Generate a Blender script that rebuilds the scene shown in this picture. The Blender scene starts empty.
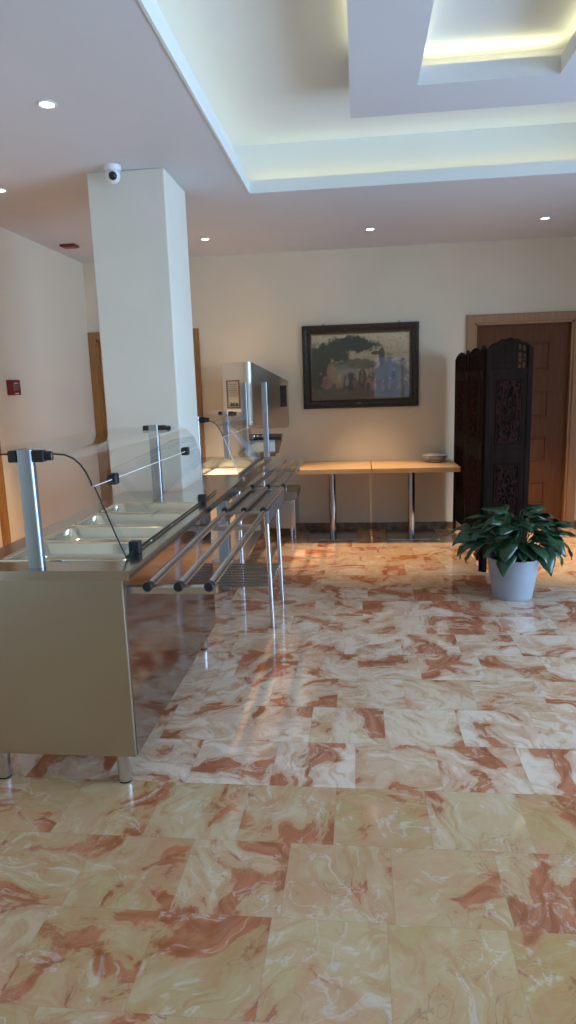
import bpy, bmesh, math, random
from mathutils import Vector, Matrix
random.seed(7)
PI = math.pi
scene = bpy.context.scene
COL = scene.collection

# ------------------------------------------------------------------ camera, light, exposure
cam_d = bpy.data.cameras.new('camera')
cam = bpy.data.objects.new('camera', cam_d)
COL.objects.link(cam)
cam_d.sensor_fit = 'HORIZONTAL'
cam_d.sensor_width = 36.0
cam_d.lens = 659.0 * 36.0 / 576.0
cam_d.clip_start = 0.02
PITCH, YAW, ROLL = 0.1863, 0.10996, -0.03157
_r = Vector((math.cos(YAW), math.sin(YAW), 0)); _f = Vector((-math.sin(YAW), math.cos(YAW), 0)); _u = Vector((0, 0, 1))
_f2 = _f * math.cos(PITCH) - _u * math.sin(PITCH); _u2 = _u * math.cos(PITCH) + _f * math.sin(PITCH)
_r3 = _r * math.cos(ROLL) + _u2 * math.sin(ROLL); _u3 = _u2 * math.cos(ROLL) - _r * math.sin(ROLL)
cam.matrix_world = Matrix(((_r3.x, _u3.x, -_f2.x, 0), (_r3.y, _u3.y, -_f2.y, 0), (_r3.z, _u3.z, -_f2.z, 1.54), (0, 0, 0, 1)))
scene.camera = cam
scene.view_settings.view_transform = 'Standard'
scene.view_settings.look = 'None'
scene.view_settings.gamma = 1.0
scene.view_settings.use_curve_mapping = False
scene.view_settings.exposure = 0.0

world = bpy.data.worlds.new('sky'); scene.world = world
world.use_nodes = True
world.node_tree.nodes['Background'].inputs[0].default_value = (0.55, 0.72, 1.0, 1)
world.node_tree.nodes['Background'].inputs[1].default_value = 0.6

SKY = (0.44, 0.69, 1.0)
WARM = (1.0, 0.72, 0.42)
LED = (1.0, 0.93, 0.55)
DOWN = (1.0, 0.76, 0.50)
P_WIN_RIGHT, P_WIN_REAR, P_LED_IN, P_LED_SIDE, P_LED_COVE, P_DOWN = 188.0, 16.0, 2.1, 1.9, 1.35, 490.0

def area(name, loc, sx, sy, rot, color, power, spread=PI):
    l = bpy.data.lights.new(name, 'AREA'); l.shape = 'RECTANGLE'
    l.size = sx; l.size_y = sy; l.color = color; l.energy = power; l.spread = spread
    o = bpy.data.objects.new(name, l); o.location = loc; o.rotation_euler = rot; COL.objects.link(o); return o

WIN_R = [(-2.4, 0.5), (1.2, 4.2)]       # y ranges of the right-hand windows
XR, XL, YB, YF, ZC = 4.2, -2.88, 7.06, -3.2, 2.9
for (y0, y1), k in zip(WIN_R, (0.45, 1.0)):
    area('daylight', (XR + 0.16, (y0 + y1) / 2, 1.3), 2.4, y1 - y0, (0, PI / 2, 0), SKY, P_WIN_RIGHT * k, 2.2)
area('daylight', (2.05, YF - 0.16, 1.4), 3.4, 1.8, (PI / 2, 0, 0), SKY, P_WIN_REAR)

# cove and island geometry
CX0, CX1, CY0, CY1 = -0.757, 2.137, -0.6, 4.95
ZU = 3.25
IX0, IX1, IY0, IY1 = -0.028, 1.41, 0.2, 4.22
HX0, HX1, HY0, HY1 = 0.325, 1.045, 0.62, 3.85
UP = (PI, 0, 0)
# led strips lying on the ledges, facing up
area('led_strip', ((CX0 + CX1) / 2, CY1 + 0.06, 2.985), CX1 - CX0, 0.02, UP, LED, P_LED_COVE)
area('led_strip', (CX0 - 0.06, (CY0 + CY1) / 2, 2.985), 0.02, CY1 - CY0, UP, LED, P_LED_COVE * 1.6)
area('led_strip', (CX1 + 0.06, (CY0 + CY1) / 2, 2.985), 0.02, CY1 - CY0, UP, LED, P_LED_COVE * 1.6)
area('led_strip', (IX0 + 0.05, (IY0 + 3.78) / 2, 3.175), 0.02, 3.78 - IY0, UP, LED, P_LED_SIDE)
area('led_strip', (IX1 - 0.05, (IY0 + 3.78) / 2, 3.175), 0.02, 3.78 - IY0, UP, LED, P_LED_SIDE)
area('led_strip', (HX0 - 0.05, (HY0 + HY1) / 2, 3.175), 0.02, HY1 - HY0, UP, LED, P_LED_IN)
area('led_strip', (HX1 + 0.05, (HY0 + HY1) / 2, 3.175), 0.02, HY1 - HY0, UP, LED, P_LED_IN)
area('led_strip', ((HX0 + HX1) / 2, HY1 + 0.05, 3.175), HX1 - HX0, 0.02, UP, LED, P_LED_IN * 0.35)
area('led_strip', ((HX0 + HX1) / 2, HY0 - 0.05, 3.175), HX1 - HX0, 0.02, UP, LED, P_LED_IN * 0.35)

# ------------------------------------------------------------------ node helpers and materials
class NT:
    def __init__(s, name):
        s.m = bpy.data.materials.new(name); s.m.use_nodes = True
        s.t = s.m.node_tree; s.n = s.t.nodes; s.l = s.t.links
        s.b = s.n['Principled BSDF']; s.out = s.n['Material Output']
    def put(s, sock, v):
        if hasattr(v, 'links'): s.l.new(v, sock)
        elif isinstance(v, (tuple, list)):
            sock.default_value = tuple(v) if len(v) == len(sock.default_value) else (*v, 1)
        else: sock.default_value = v
    def math(s, op, a, b=0.0, clamp=False):
        n = s.n.new('ShaderNodeMath'); n.operation = op; n.use_clamp = clamp
        s.put(n.inputs[0], a); s.put(n.inputs[1], b); return n.outputs[0]
    def ramp(s, f, a, b):       # smoothstep a..b
        n = s.n.new('ShaderNodeMapRange'); n.interpolation_type = 'SMOOTHSTEP'
        s.put(n.inputs['Value'], f); n.inputs['From Min'].default_value = a; n.inputs['From Max'].default_value = b
        return n.outputs[0]
    def mix(s, f, a, b, mode='MIX'):
        n = s.n.new('ShaderNodeMix'); n.data_type = 'RGBA'; n.blend_type = mode
        s.put(n.inputs[0], f); s.put(n.inputs[6], a); s.put(n.inputs[7], b); return n.outputs[2]
    def noise(s, vec, scale, detail=3.0, rough=0.5, dist=0.0):
        n = s.n.new('ShaderNodeTexNoise'); s.put(n.inputs['Vector'], vec)
        n.inputs['Scale'].default_value = scale; n.inputs['Detail'].default_value = detail
        n.inputs['Roughness'].default_value = rough; n.inputs['Distortion'].default_value = dist
        return n.outputs[0]
    def pos(s): return s.n.new('ShaderNodeNewGeometry').outputs['Position']
    def objco(s): return s.n.new('ShaderNodeTexCoord').outputs['Object']
    def gen(s): return s.n.new('ShaderNodeTexCoord').outputs['Generated']
    def sep(s, v):
        n = s.n.new('ShaderNodeSeparateXYZ'); s.put(n.inputs[0], v); return n.outputs
    def comb(s, x, y, z):
        n = s.n.new('ShaderNodeCombineXYZ')
        for i, v in enumerate((x, y, z)): s.put(n.inputs[i], v)
        return n.outputs[0]
    def scale(s, v, sc):
        n = s.n.new('ShaderNodeMapping'); s.put(n.inputs[0], v); n.inputs['Scale'].default_value = sc; return n.outputs[0]
    def white(s, v):
        n = s.n.new('ShaderNodeTexWhiteNoise'); n.noise_dimensions = '3D'; s.put(n.inputs[0], v); return n.outputs['Color'], n.outputs['Value']
    def bump(s, h, strength=0.2, dist=0.01):
        n = s.n.new('ShaderNodeBump'); n.inputs['Strength'].default_value = strength; n.inputs['Distance'].default_value = dist
        s.put(n.inputs['Height'], h); s.l.new(n.outputs[0], s.b.inputs['Normal'])
    def done(s, color=None, rough=None, metal=None, **kw):
        if color is not None: s.put(s.b.inputs['Base Color'], color)
        if rough is not None: s.put(s.b.inputs['Roughness'], rough)
        if metal is not None: s.put(s.b.inputs['Metallic'], metal)
        for k, v in kw.items(): s.put(s.b.inputs[k.replace('_', ' ')], v)
        return s.m

def plain(name, c, rough=0.5, metal=0.0, var=0.06, vs=9.0, **kw):
    t = NT(name)
    f = t.ramp(t.noise(t.objco(), vs, 3), 0.3, 0.7)
    d = tuple(max(0, x * (1 - var)) for x in c); e = tuple(min(1, x * (1 + var)) for x in c)
    return t.done(t.mix(f, d, e), rough, metal, **kw)

def steel(name, c=(0.58, 0.57, 0.55), rough=0.25, axis=(1, 1, 60), amt=0.06):
    t = NT(name)
    f = t.noise(t.scale(t.objco(), axis), 6.0, 4, 0.6)
    r = t.math('ADD', t.math('MULTIPLY', f, amt * 2), rough - amt)
    d = tuple(x * 0.97 for x in c)
    return t.done(t.mix(f, d, c), r, 1.0)

def wood(name, c0, c1, rough=0.4, axis=(14, 14, 1.2), coat=0.0, spec=0.5):
    t = NT(name)
    n = t.noise(t.scale(t.objco(), axis), 3.0, 6, 0.6, 0.8)
    return t.done(t.mix(t.ramp(n, 0.3, 0.72), c0, c1), rough, 0.0, Coat_Weight=coat, Specular_IOR_Level=spec)

FLOOR_A, FLOOR_B, FLOOR_PALE = (0.51, 0.325, 0.115), (0.58, 0.37, 0.165), (0.93, 0.75, 0.62)
def marble_floor():
    t = NT('marble_tiles')
    p = t.sep(t.pos())
    TY, TX = 0.3275, 0.338
    ry = t.math('DIVIDE', t.math('SUBTRACT', p[1], 1.349 - 4 * TY * 5), TY)
    row = t.math('FLOOR', ry); fy = t.math('FRACT', ry)
    _, wr = t.white(t.comb(row, 3.7, 1.3))
    rx = t.math('ADD', t.math('DIVIDE', t.math('ADD', p[0], 20.0), TX), t.math('MULTIPLY', wr, 0.999))
    colm = t.math('FLOOR', rx); fx = t.math('FRACT', rx)
    wc, wv = t.white(t.comb(row, colm, 0.5))
    ws = t.sep(wc)
    # each tile is its own cut of the stone: turned and shifted
    ang = t.math('MULTIPLY', ws[0], 6.28)
    vr = t.n.new('ShaderNodeVectorRotate'); vr.rotation_type = 'Z_AXIS'
    t.put(vr.inputs['Vector'], t.comb(p[0], p[1], 0.0)); t.put(vr.inputs['Angle'], ang)
    va = t.n.new('ShaderNodeVectorMath'); va.operation = 'ADD'
    t.put(va.inputs[0], vr.outputs[0])
    vm = t.n.new('ShaderNodeVectorMath'); vm.operation = 'SCALE'; t.put(vm.inputs[0], wc); vm.inputs['Scale'].default_value = 37.0
    t.put(va.inputs[1], vm.outputs[0])
    q = va.outputs[0]
    wn = t.n.new('ShaderNodeTexNoise'); t.put(wn.inputs['Vector'], q); wn.inputs['Scale'].default_value = 3.4; wn.inputs['Detail'].default_value = 2.0
    w1 = t.n.new('ShaderNodeVectorMath'); w1.operation = 'SUBTRACT'; t.put(w1.inputs[0], wn.outputs['Color']); w1.inputs[1].default_value = (0.5, 0.5, 0.5)
    w2 = t.n.new('ShaderNodeVectorMath'); w2.operation = 'SCALE'; t.put(w2.inputs[0], w1.outputs[0]); w2.inputs['Scale'].default_value = 0.34
    w3 = t.n.new('ShaderNodeVectorMath'); w3.operation = 'ADD'; t.put(w3.inputs[0], q); t.put(w3.inputs[1], w2.outputs[0])
    qw = w3.outputs[0]
    qs = t.scale(qw, (1.0, 1.55, 1.0))
    big = t.noise(qs, 1.7, 3, 0.5, 0.3)
    mid = t.noise(qs, 3.1, 5, 0.56, 0.5)
    pk = t.noise(qw, 3.6, 4, 0.6, 0.7)
    fine = t.noise(q, 30.0, 5, 0.7, 0.4)
    bands = t.noise(t.scale(qw, (1.0, 3.2, 1.0)), 5.5, 4, 0.6, 0.6)
    base = t.mix(t.ramp(big, 0.36, 0.64), FLOOR_A, FLOOR_B)
    pale = t.math('ADD', t.math('ADD', t.math('MULTIPLY', t.math('GREATER_THAN', p[1], 1.349 + 3 * TY), 0.14), t.math('MULTIPLY', ws[2], 0.28)), t.math('MULTIPLY', t.math('MULTIPLY', t.math('GREATER_THAN', p[1], 1.349 + 3 * TY), t.math('LESS_THAN', p[1], 1.349 + 11 * TY)), 0.40))  # random tile tone, plus a band of light painted into the farther rows
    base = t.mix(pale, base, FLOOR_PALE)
    base = t.mix(t.math('MULTIPLY', t.ramp(bands, 0.50, 0.70), t.math('ADD', 0.13, t.math('MULTIPLY', pale, 0.55))), base, (0.86, 0.74, 0.64))
    base = t.mix(t.math('MULTIPLY', t.ramp(bands, 0.47, 0.34), 0.5), base, (0.52, 0.24, 0.09))
    base = t.mix(t.math('MULTIPLY', t.ramp(pk, 0.49, 0.60), 0.55), base, (0.66, 0.36, 0.22))
    bias = t.math('MULTIPLY', t.math('SUBTRACT', ws[1], 0.52), 0.09)
    rv = t.math('ADD', t.math('ADD', mid, bias), t.math('MULTIPLY', t.math('SUBTRACT', fine, 0.5), 0.07))
    red = t.ramp(rv, 0.548, 0.592)
    redc = t.mix(t.ramp(bands, 0.36, 0.62), (0.36, 0.085, 0.028), (0.56, 0.18, 0.080))
    halo = t.math('MULTIPLY', t.ramp(rv, 0.45, 0.535), 0.42)
    c = t.mix(halo, base, (0.56, 0.27, 0.115))
    c = t.mix(t.math('MULTIPLY', red, 0.86), c, redc)
    cl = t.math('ABSOLUTE', t.math('SUBTRACT', t.math('FRACT', t.math('MULTIPLY', rv, 11.0)), 0.5))
    cl = t.math('MULTIPLY', t.math('SUBTRACT', 1.0, t.ramp(cl, 0.0, 0.09)), t.ramp(big, 0.44, 0.58))
    c = t.mix(t.math('MULTIPLY', cl, 0.2), c, (0.74, 0.57, 0.40))
    v1 = t.math('ABSOLUTE', t.math('SUBTRACT', t.noise(qw, 2.6, 5, 0.6, 1.0), 0.5))
    vein = t.math('MULTIPLY', t.math('SUBTRACT', 1.0, t.ramp(v1, 0.003, 0.016)), t.ramp(bands, 0.40, 0.55))
    c = t.mix(t.math('MULTIPLY', vein, 0.36), c, (0.78, 0.70, 0.62))
    v2 = t.math('ABSOLUTE', t.math('SUBTRACT', t.noise(qw, 3.6, 5, 0.6, 1.2), 0.46))
    dv = t.math('MULTIPLY', t.math('SUBTRACT', 1.0, t.ramp(v2, 0.0, 0.009)), t.ramp(mid, 0.42, 0.54))
    c = t.mix(t.math('MULTIPLY', dv, 0.5), c, (0.28, 0.11, 0.06))
    c = t.mix(t.math('MULTIPLY', t.math('SUBTRACT', fine, 0.5), 0.6, True), c, (0.35, 0.20, 0.11))
    # joints
    ex = t.math('MULTIPLY', t.math('MINIMUM', fx, t.math('SUBTRACT', 1.0, fx)), TX)
    ey = t.math('MULTIPLY', t.math('MINIMUM', fy, t.math('SUBTRACT', 1.0, fy)), TY)
    e = t.math('MINIMUM', ex, ey)
    j = t.math('SUBTRACT', 1.0, t.ramp(e, 0.0006, 0.0020))
    c = t.mix(t.math('MULTIPLY', j, 0.28), c, (0.30, 0.20, 0.12))
    r = t.math('ADD', 0.055, t.math('MULTIPLY', t.noise(q, 9.0, 4), 0.09))
    return t.done(c, r, 0.0, Specular_IOR_Level=0.62)

def thin_glass(name, tint=(0.93, 0.97, 0.96), ior=1.45, gl=0.6):
    t = NT(name)
    t.n.remove(t.b)
    tr = t.n.new('ShaderNodeBsdfTransparent'); tr.inputs[0].default_value = (*tint, 1)
    g = t.n.new('ShaderNodeBsdfGlossy'); g.inputs['Roughness'].default_value = 0.02; g.inputs[0].default_value = (gl, gl, gl, 1)
    fr = t.n.new('ShaderNodeFresnel')
    bf = t.n.new('ShaderNodeNewGeometry').outputs['Backfacing']
    t.l.new(t.math('ADD', ior, t.math('MULTIPLY', bf, 1.0 / ior - ior)), fr.inputs[0])
    mx = t.n.new('ShaderNodeMixShader'); t.l.new(fr.outputs[0], mx.inputs[0]); t.l.new(tr.outputs[0], mx.inputs[1]); t.l.new(g.outputs[0], mx.inputs[2])
    t.l.new(mx.outputs[0], t.out.inputs[0]); return t.m

def emit(name, c, s):
    t = NT(name); return t.done((0.8, 0.8, 0.8), 0.4, 0.0, Emission_Color=c, Emission_Strength=s)

def painting():
    # an old pastoral canvas: pale sky, dark trees, a crowd of small pale and dark figures
    t = NT('old_canvas')
    g = t.sep(t.objco())        # x -0.5..0.5 , z -0.36..0.36 in metres on the canvas
    x, z = g[0], g[2]
    n = t.noise(t.comb(x, 0.0, z), 9.0, 5, 0.6, 0.6)
    n2 = t.noise(t.comb(x, 0.0, z), 30.0, 4, 0.6)
    wob = t.math('MULTIPLY', t.math('SUBTRACT', n, 0.5), 0.30)
    c = t.mix(t.ramp(t.math('ADD', z, t.math('MULTIPLY', wob, 0.4)), -0.05, 0.34), (0.52, 0.41, 0.23), (0.66, 0.56, 0.36))
    def blob(c, cx, cz, rx, rz, colr, k=1.0, w=1.0):
        dx = t.math('DIVIDE', t.math('SUBTRACT', x, cx), rx); dz = t.math('DIVIDE', t.math('SUBTRACT', z, cz), rz)
        d = t.math('SQRT', t.math('ADD', t.math('MULTIPLY', dx, dx), t.math('MULTIPLY', dz, dz)))
        d = t.math('ADD', d, t.math('ADD', t.math('MULTIPLY', t.math('SUBTRACT', n, 0.5), 1.6 * w), t.math('MULTIPLY', t.math('SUBTRACT', n2, 0.5), 0.9 * w)))
        return t.mix(t.math('MULTIPLY', t.math('SUBTRACT', 1.0, t.ramp(d, 0.75, 1.1)), k), c, colr)
    c = blob(c, 0.0, -0.30, 0.75, 0.20, (0.13, 0.09, 0.05))
    c = blob(c, -0.42, 0.0, 0.18, 0.24, (0.050, 0.050, 0.030))
    c = blob(c, -0.10, 0.22, 0.28, 0.09, (0.045, 0.055, 0.030))
    c = blob(c, -0.22, 0.13, 0.12, 0.10, (0.055, 0.060, 0.035))
    c = blob(c, -0.05, 0.02, 0.30, 0.06, (0.07, 0.07, 0.045), 0.8)
    c = blob(c, -0.14, -0.08, 0.20, 0.10, (0.22, 0.26, 0.26), 0.6)
    c = blob(c, 0.30, -0.10, 0.22, 0.20, (0.06, 0.06, 0.05), 0.85)
    for cx, cz, rx, rz, cc in ((-0.30, -0.06, 0.05, 0.11, (0.40, 0.27, 0.15)), (-0.35, -0.16, 0.07, 0.07, (0.30, 0.17, 0.10)),
                               (-0.22, -0.15, 0.05, 0.08, (0.34, 0.24, 0.15)), (-0.10, -0.15, 0.07, 0.10, (0.03, 0.035, 0.05)),
                               (0.02, -0.12, 0.05, 0.11, (0.06, 0.05, 0.04)), (0.10, -0.18, 0.05, 0.07, (0.30, 0.20, 0.12)),
                               (0.22, 0.09, 0.035, 0.10, (0.04, 0.03, 0.025)), (0.16, 0.13, 0.05, 0.02, (0.05, 0.035, 0.03)),
                               (0.33, -0.08, 0.05, 0.12, (0.12, 0.13, 0.18)), (0.42, -0.14, 0.04, 0.12, (0.20, 0.15, 0.10))):
        c = blob(c, cx, cz, rx, rz, cc, 0.9, 0.45)
    rp = random.Random(5)
    for k in range(12):
        fx_ = -0.42 + 0.07 * k + rp.uniform(-0.02, 0.02); fz_ = -0.17 + rp.uniform(-0.05, 0.07)
        cc = rp.choice(((0.38, 0.26, 0.15), (0.24, 0.12, 0.07), (0.05, 0.06, 0.09), (0.45, 0.36, 0.24), (0.03, 0.03, 0.03)))
        c = blob(c, fx_, fz_, 0.022, 0.05, cc, 0.85, 0.3)
        c = blob(c, fx_ + 0.004, fz_ + 0.065, 0.012, 0.016, (0.40, 0.26, 0.16), 0.8, 0.2)
    c = t.mix(t.math('MULTIPLY', t.ramp(n2, 0.45, 0.7), 0.35), c, (0.06, 0.05, 0.035))
    return t.done(c, 0.6)

M = {}
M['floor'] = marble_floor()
M['ceiling'] = plain('ceiling_paint', (0.625, 0.63, 0.665), 0.9, var=0.015, vs=2)
M['cove'] = plain('cove_paint', (0.74, 0.76, 0.74), 0.9, var=0.01, vs=2)
M['wall'] = plain('cream_wall_paint', (0.70, 0.62, 0.48), 0.75, var=0.03, vs=1.5)
M['wall_left'] = plain('pale_wall_paint', (0.75, 0.67, 0.54), 0.75, var=0.02, vs=1.5)
M['column'] = plain('column_paint', (0.75, 0.71, 0.62), 0.7, var=0.02, vs=3)
M['skirt'] = plain('skirting_marble', (0.20, 0.12, 0.07), 0.3, var=0.4, vs=14)
M['oak_door'] = wood('oak_door', (0.105, 0.036, 0.010), (0.145, 0.054, 0.015), 0.5, (16, 16, 1.0), spec=0.25)
M['oak_frame'] = wood('oak_frame', (0.30, 0.155, 0.065), (0.38, 0.21, 0.095), 0.42, (16, 16, 1.0))
M['pine'] = wood('pine_frame', (0.28, 0.125, 0.036), (0.36, 0.18, 0.058), 0.4, (16, 16, 1.0))
M['beech'] = wood('beech_top', (0.54, 0.30, 0.12), (0.66, 0.41, 0.19), 0.35, (1.2, 14, 14))
M['ebony'] = wood('dark_carved_wood', (0.013, 0.007, 0.0055), (0.023, 0.012, 0.009), 0.6, (14, 14, 1.2), spec=0.05)
M['ebony_dark'] = plain('near_black_wood', (0.006, 0.0035, 0.003), 0.6, var=0.3, Specular_IOR_Level=0.08)  # backing wood, darker than the panel frame
M['carved'] = plain('red_brown_carving', (0.032, 0.0105, 0.008), 0.65, var=0.5, vs=30, Specular_IOR_Level=0.08)
M['steel_side'] = steel('brushed_end_steel', (0.49, 0.455, 0.375), 0.31, (90, 90, 1.5), 0.012)
M['steel_mirror'] = steel('mirror_steel', (0.33, 0.285, 0.28), 0.085, (1, 1, 40), 0.02)
M['steel'] = steel('brushed_steel', (0.60, 0.58, 0.54), 0.25, (1, 30, 30), 0.05)
M['steel_top'] = steel('worktop_steel', (0.54, 0.50, 0.43), 0.17, (30, 1, 30), 0.04)
M['tube'] = steel('polished_tube', (0.64, 0.65, 0.68), 0.25, (30, 1, 30), 0.03)
M['alu'] = steel('satin_post', (0.42, 0.46, 0.52), 0.38, (30, 30, 1), 0.04)
M['pan'] = steel('food_pan_steel', (0.82, 0.77, 0.64), 0.15, (8, 8, 8), 0.04)
M['hood'] = steel('hood_steel', (0.66, 0.59, 0.49), 0.36, (1, 1, 40), 0.04)
M['dark_steel'] = steel('dull_dark_steel', (0.36, 0.34, 0.32), 0.38, (30, 30, 1), 0.05)
M['far_tube'] = steel('dull_tube', (0.44, 0.43, 0.42), 0.36, (30, 1, 30), 0.03)
M['pole'] = steel('dark_chrome_pole', (0.46, 0.45, 0.44), 0.16, (30, 30, 1), 0.03)
M['black'] = plain('black_plastic', (0.012, 0.012, 0.014), 0.4)
M['glass'] = thin_glass('clear_glass', (0.985, 0.993, 0.99), ior=1.27, gl=0.9)
M['pic_glass'] = thin_glass('picture_glass', (0.98, 0.98, 0.98), 1.4, 1.0)
M['glass_edge'] = plain('glass_edge', (0.010, 0.016, 0.018), 0.3)
M['rod'] = plain('pale_joint', (0.75, 0.76, 0.75), 0.35)
M['white'] = plain('white_plastic', (0.72, 0.73, 0.74), 0.4)
M['pot'] = plain('white_pot', (0.38, 0.41, 0.47), 0.45, var=0.03)
M['china'] = plain('white_china', (0.86, 0.86, 0.84), 0.25, var=0.01)
M['soil'] = plain('potting_soil', (0.020, 0.014, 0.010), 0.95, var=0.5, vs=60)
M['red'] = plain('red_plastic', (0.20, 0.012, 0.014), 0.4)
M['paper'] = plain('cream_paper', (0.62, 0.52, 0.38), 0.8, var=0.03)
M['paperwhite'] = plain('white_board', (0.80, 0.77, 0.68), 0.5, var=0.02)
M['frame_wood'] = plain('gilt_black_frame', (0.030, 0.022, 0.014), 0.42, var=0.7, vs=55)
M['slip'] = plain('gilt_slip', (0.20, 0.15, 0.085), 0.45, var=0.25, vs=40)
M['canvas'] = painting()
M['lamp'] = emit('lamp_glow', (1.0, 0.90, 0.74), 14.0)
M['brown'] = plain('brown_block', (0.20, 0.10, 0.045), 0.5, var=0.2)

def leaf_mat():
    t = NT('glossy_dark_leaf')
    n = t.noise(t.objco(), 14.0, 3)
    return t.done(t.mix(t.ramp(n, 0.3, 0.7), (0.006, 0.030, 0.012), (0.018, 0.075, 0.030)), 0.30, 0.0, Coat_Weight=0.25, Coat_Roughness=0.2)
M['leaf'] = leaf_mat()
M['stem'] = plain('green_stem', (0.03, 0.09, 0.03), 0.5)

# ------------------------------------------------------------------ mesh helpers
def box(bm, x0, x1, y0, y1, z0, z1, bev=0.0, seg=2, rot=None, at=None):
    g = bmesh.ops.create_cube(bm, size=1.0)['verts']
    for v in g:
        v.co = Vector(((x0 + x1) / 2 + v.co.x * (x1 - x0), (y0 + y1) / 2 + v.co.y * (y1 - y0), (z0 + z1) / 2 + v.co.z * (z1 - z0)))
    if rot is not None:
        bmesh.ops.rotate(bm, verts=g, cent=at or (0, 0, 0), matrix=rot)
    if bev > 0:
        ed = list({e for v in g for e in v.link_edges})
        bmesh.ops.bevel(bm, geom=ed, offset=bev, segments=seg, affect='EDGES', profile=0.5)
    return bm

def tube(bm, pts, r, seg=12, cap=True, flat=1.0):
    pts = [Vector(p) for p in pts]
    n = len(pts); rs = r if isinstance(r, (list, tuple)) else [r] * n
    rings = []
    up = None
    for i, p in enumerate(pts):
        d = (pts[min(i + 1, n - 1)] - pts[max(i - 1, 0)]).normalized()
        if up is None:
            up = Vector((0, 0, 1)) if abs(d.z) < 0.9 else Vector((1, 0, 0))
        a = d.cross(up).normalized(); b = a.cross(d).normalized(); up = b
        rings.append([bm.verts.new(p + (a * math.cos(2 * PI * k / seg) + b * math.sin(2 * PI * k / seg) * flat) * rs[i]) for k in range(seg)])
    for i in range(n - 1):
        for k in range(seg):
            bm.faces.new((rings[i][k], rings[i][(k + 1) % seg], rings[i + 1][(k + 1) % seg], rings[i + 1][k]))
    if cap:
        bm.faces.new(rings[0][::-1]); bm.faces.new(rings[-1])
    return bm

def lathe(bm, prof, c=(0, 0, 0), seg=32):
    rings = []
    for r, z in prof:
        if r < 1e-6: rings.append([bm.verts.new((c[0], c[1], c[2] + z))])
        else: rings.append([bm.verts.new((c[0] + r * math.cos(2 * PI * k / seg), c[1] + r * math.sin(2 * PI * k / seg), c[2] + z)) for k in range(seg)])
    for a, b in zip(rings, rings[1:]):
        for k in range(seg):
            if len(a) == 1 and len(b) > 1: bm.faces.new((a[0], b[(k + 1) % seg], b[k]))
            elif len(b) == 1 and len(a) > 1: bm.faces.new((a[k], a[(k + 1) % seg], b[0]))
            elif len(a) > 1: bm.faces.new((a[k], a[(k + 1) % seg], b[(k + 1) % seg], b[k]))
    return bm

def prism(bm, poly, axis, a, b):
    """extrude a polygon of 2-D points along an axis ('x','y','z') from a to b"""
    def mk(p, t):
        if axis == 'x': return (t, p[0], p[1])
        if axis == 'y': return (p[0], t, p[1])
        return (p[0], p[1], t)
    A = [bm.verts.new(mk(p, a)) for p in poly]; B = [bm.verts.new(mk(p, b)) for p in poly]
    n = len(poly)
    for i in range(n): bm.faces.new((A[i], A[(i + 1) % n], B[(i + 1) % n], B[i]))
    bm.faces.new(A[::-1]); bm.faces.new(B)
    return bm

def rrect(x0, x1, y0, y1, r, n=5):
    out = []
    for cx, cy, a0 in ((x1 - r, y1 - r, 0), (x0 + r, y1 - r, PI / 2), (x0 + r, y0 + r, PI), (x1 - r, y0 + r, 1.5 * PI)):
        for k in range(n + 1):
            a = a0 + PI / 2 * k / n; out.append((cx + r * math.cos(a), cy + r * math.sin(a)))
    return out

def bridge(bm, loops):
    rs = [[bm.verts.new(p) for p in L] for L in loops]
    for a, b in zip(rs, rs[1:]):
        n = len(a)
        for k in range(n): bm.faces.new((a[k], a[(k + 1) % n], b[(k + 1) % n], b[k]))
    return rs

def obj(name, bm, mat, parent=None, smooth=False, org=None):
    bmesh.ops.recalc_face_normals(bm, faces=bm.faces)
    if org is None and bm.verts:
        xs = [v.co.x for v in bm.verts]; ys = [v.co.y for v in bm.verts]; zs = [v.co.z for v in bm.verts]
        org = Vector(((min(xs) + max(xs)) / 2, (min(ys) + max(ys)) / 2, (min(zs) + max(zs)) / 2 if parent is not None else min(zs)))
    org = Vector(org)
    base = parent.matrix_world.translation if False else Vector((0, 0, 0))
    bmesh.ops.translate(bm, verts=bm.verts, vec=-org)
    me = bpy.data.meshes.new(name); bm.to_mesh(me); bm.free()
    if smooth:
        me.polygons.foreach_set('use_smooth', [True] * len(me.polygons))
        me.set_sharp_from_angle(angle=math.radians(38))
    me.materials.append(mat)
    o = bpy.data.objects.new(name, me); COL.objects.link(o)
    wp = Vector((0, 0, 0)); q = parent
    while q is not None:
        wp = wp + q.location; q = q.parent
    o.parent = parent
    o.location = org - wp
    return o

def thing(name, label, cat, loc, group=None):
    o = bpy.data.objects.new(name, None); COL.objects.link(o); o.location = loc
    o.empty_display_size = 0.1
    o['label'] = label; o['category'] = cat
    if group: o['group'] = group
    return o
def tag(o, label, cat, group=None):
    o['label'] = label; o['category'] = cat
    if group: o['group'] = group
    return o
def struct(name, bm, mat, parent=None, smooth=False):
    o = obj(name, bm, mat, parent, smooth)
    if parent is None: o['kind'] = 'structure'
    return o
def sroot(name, loc):
    o = bpy.data.objects.new(name, None); COL.objects.link(o); o.location = loc; o['kind'] = 'structure'; return o
def copy_tree(o, parent=None):
    c = o.copy(); COL.objects.link(c); c.parent = parent
    for ch in list(o.children): copy_tree(ch, c)
    return c
B = bmesh.new

# ------------------------------------------------------------------ the room
struct('floor', box(B(), XL - 0.2, XR + 0.3, YF - 0.3, YB + 0.2, -0.1, 0), M['floor'])

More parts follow.
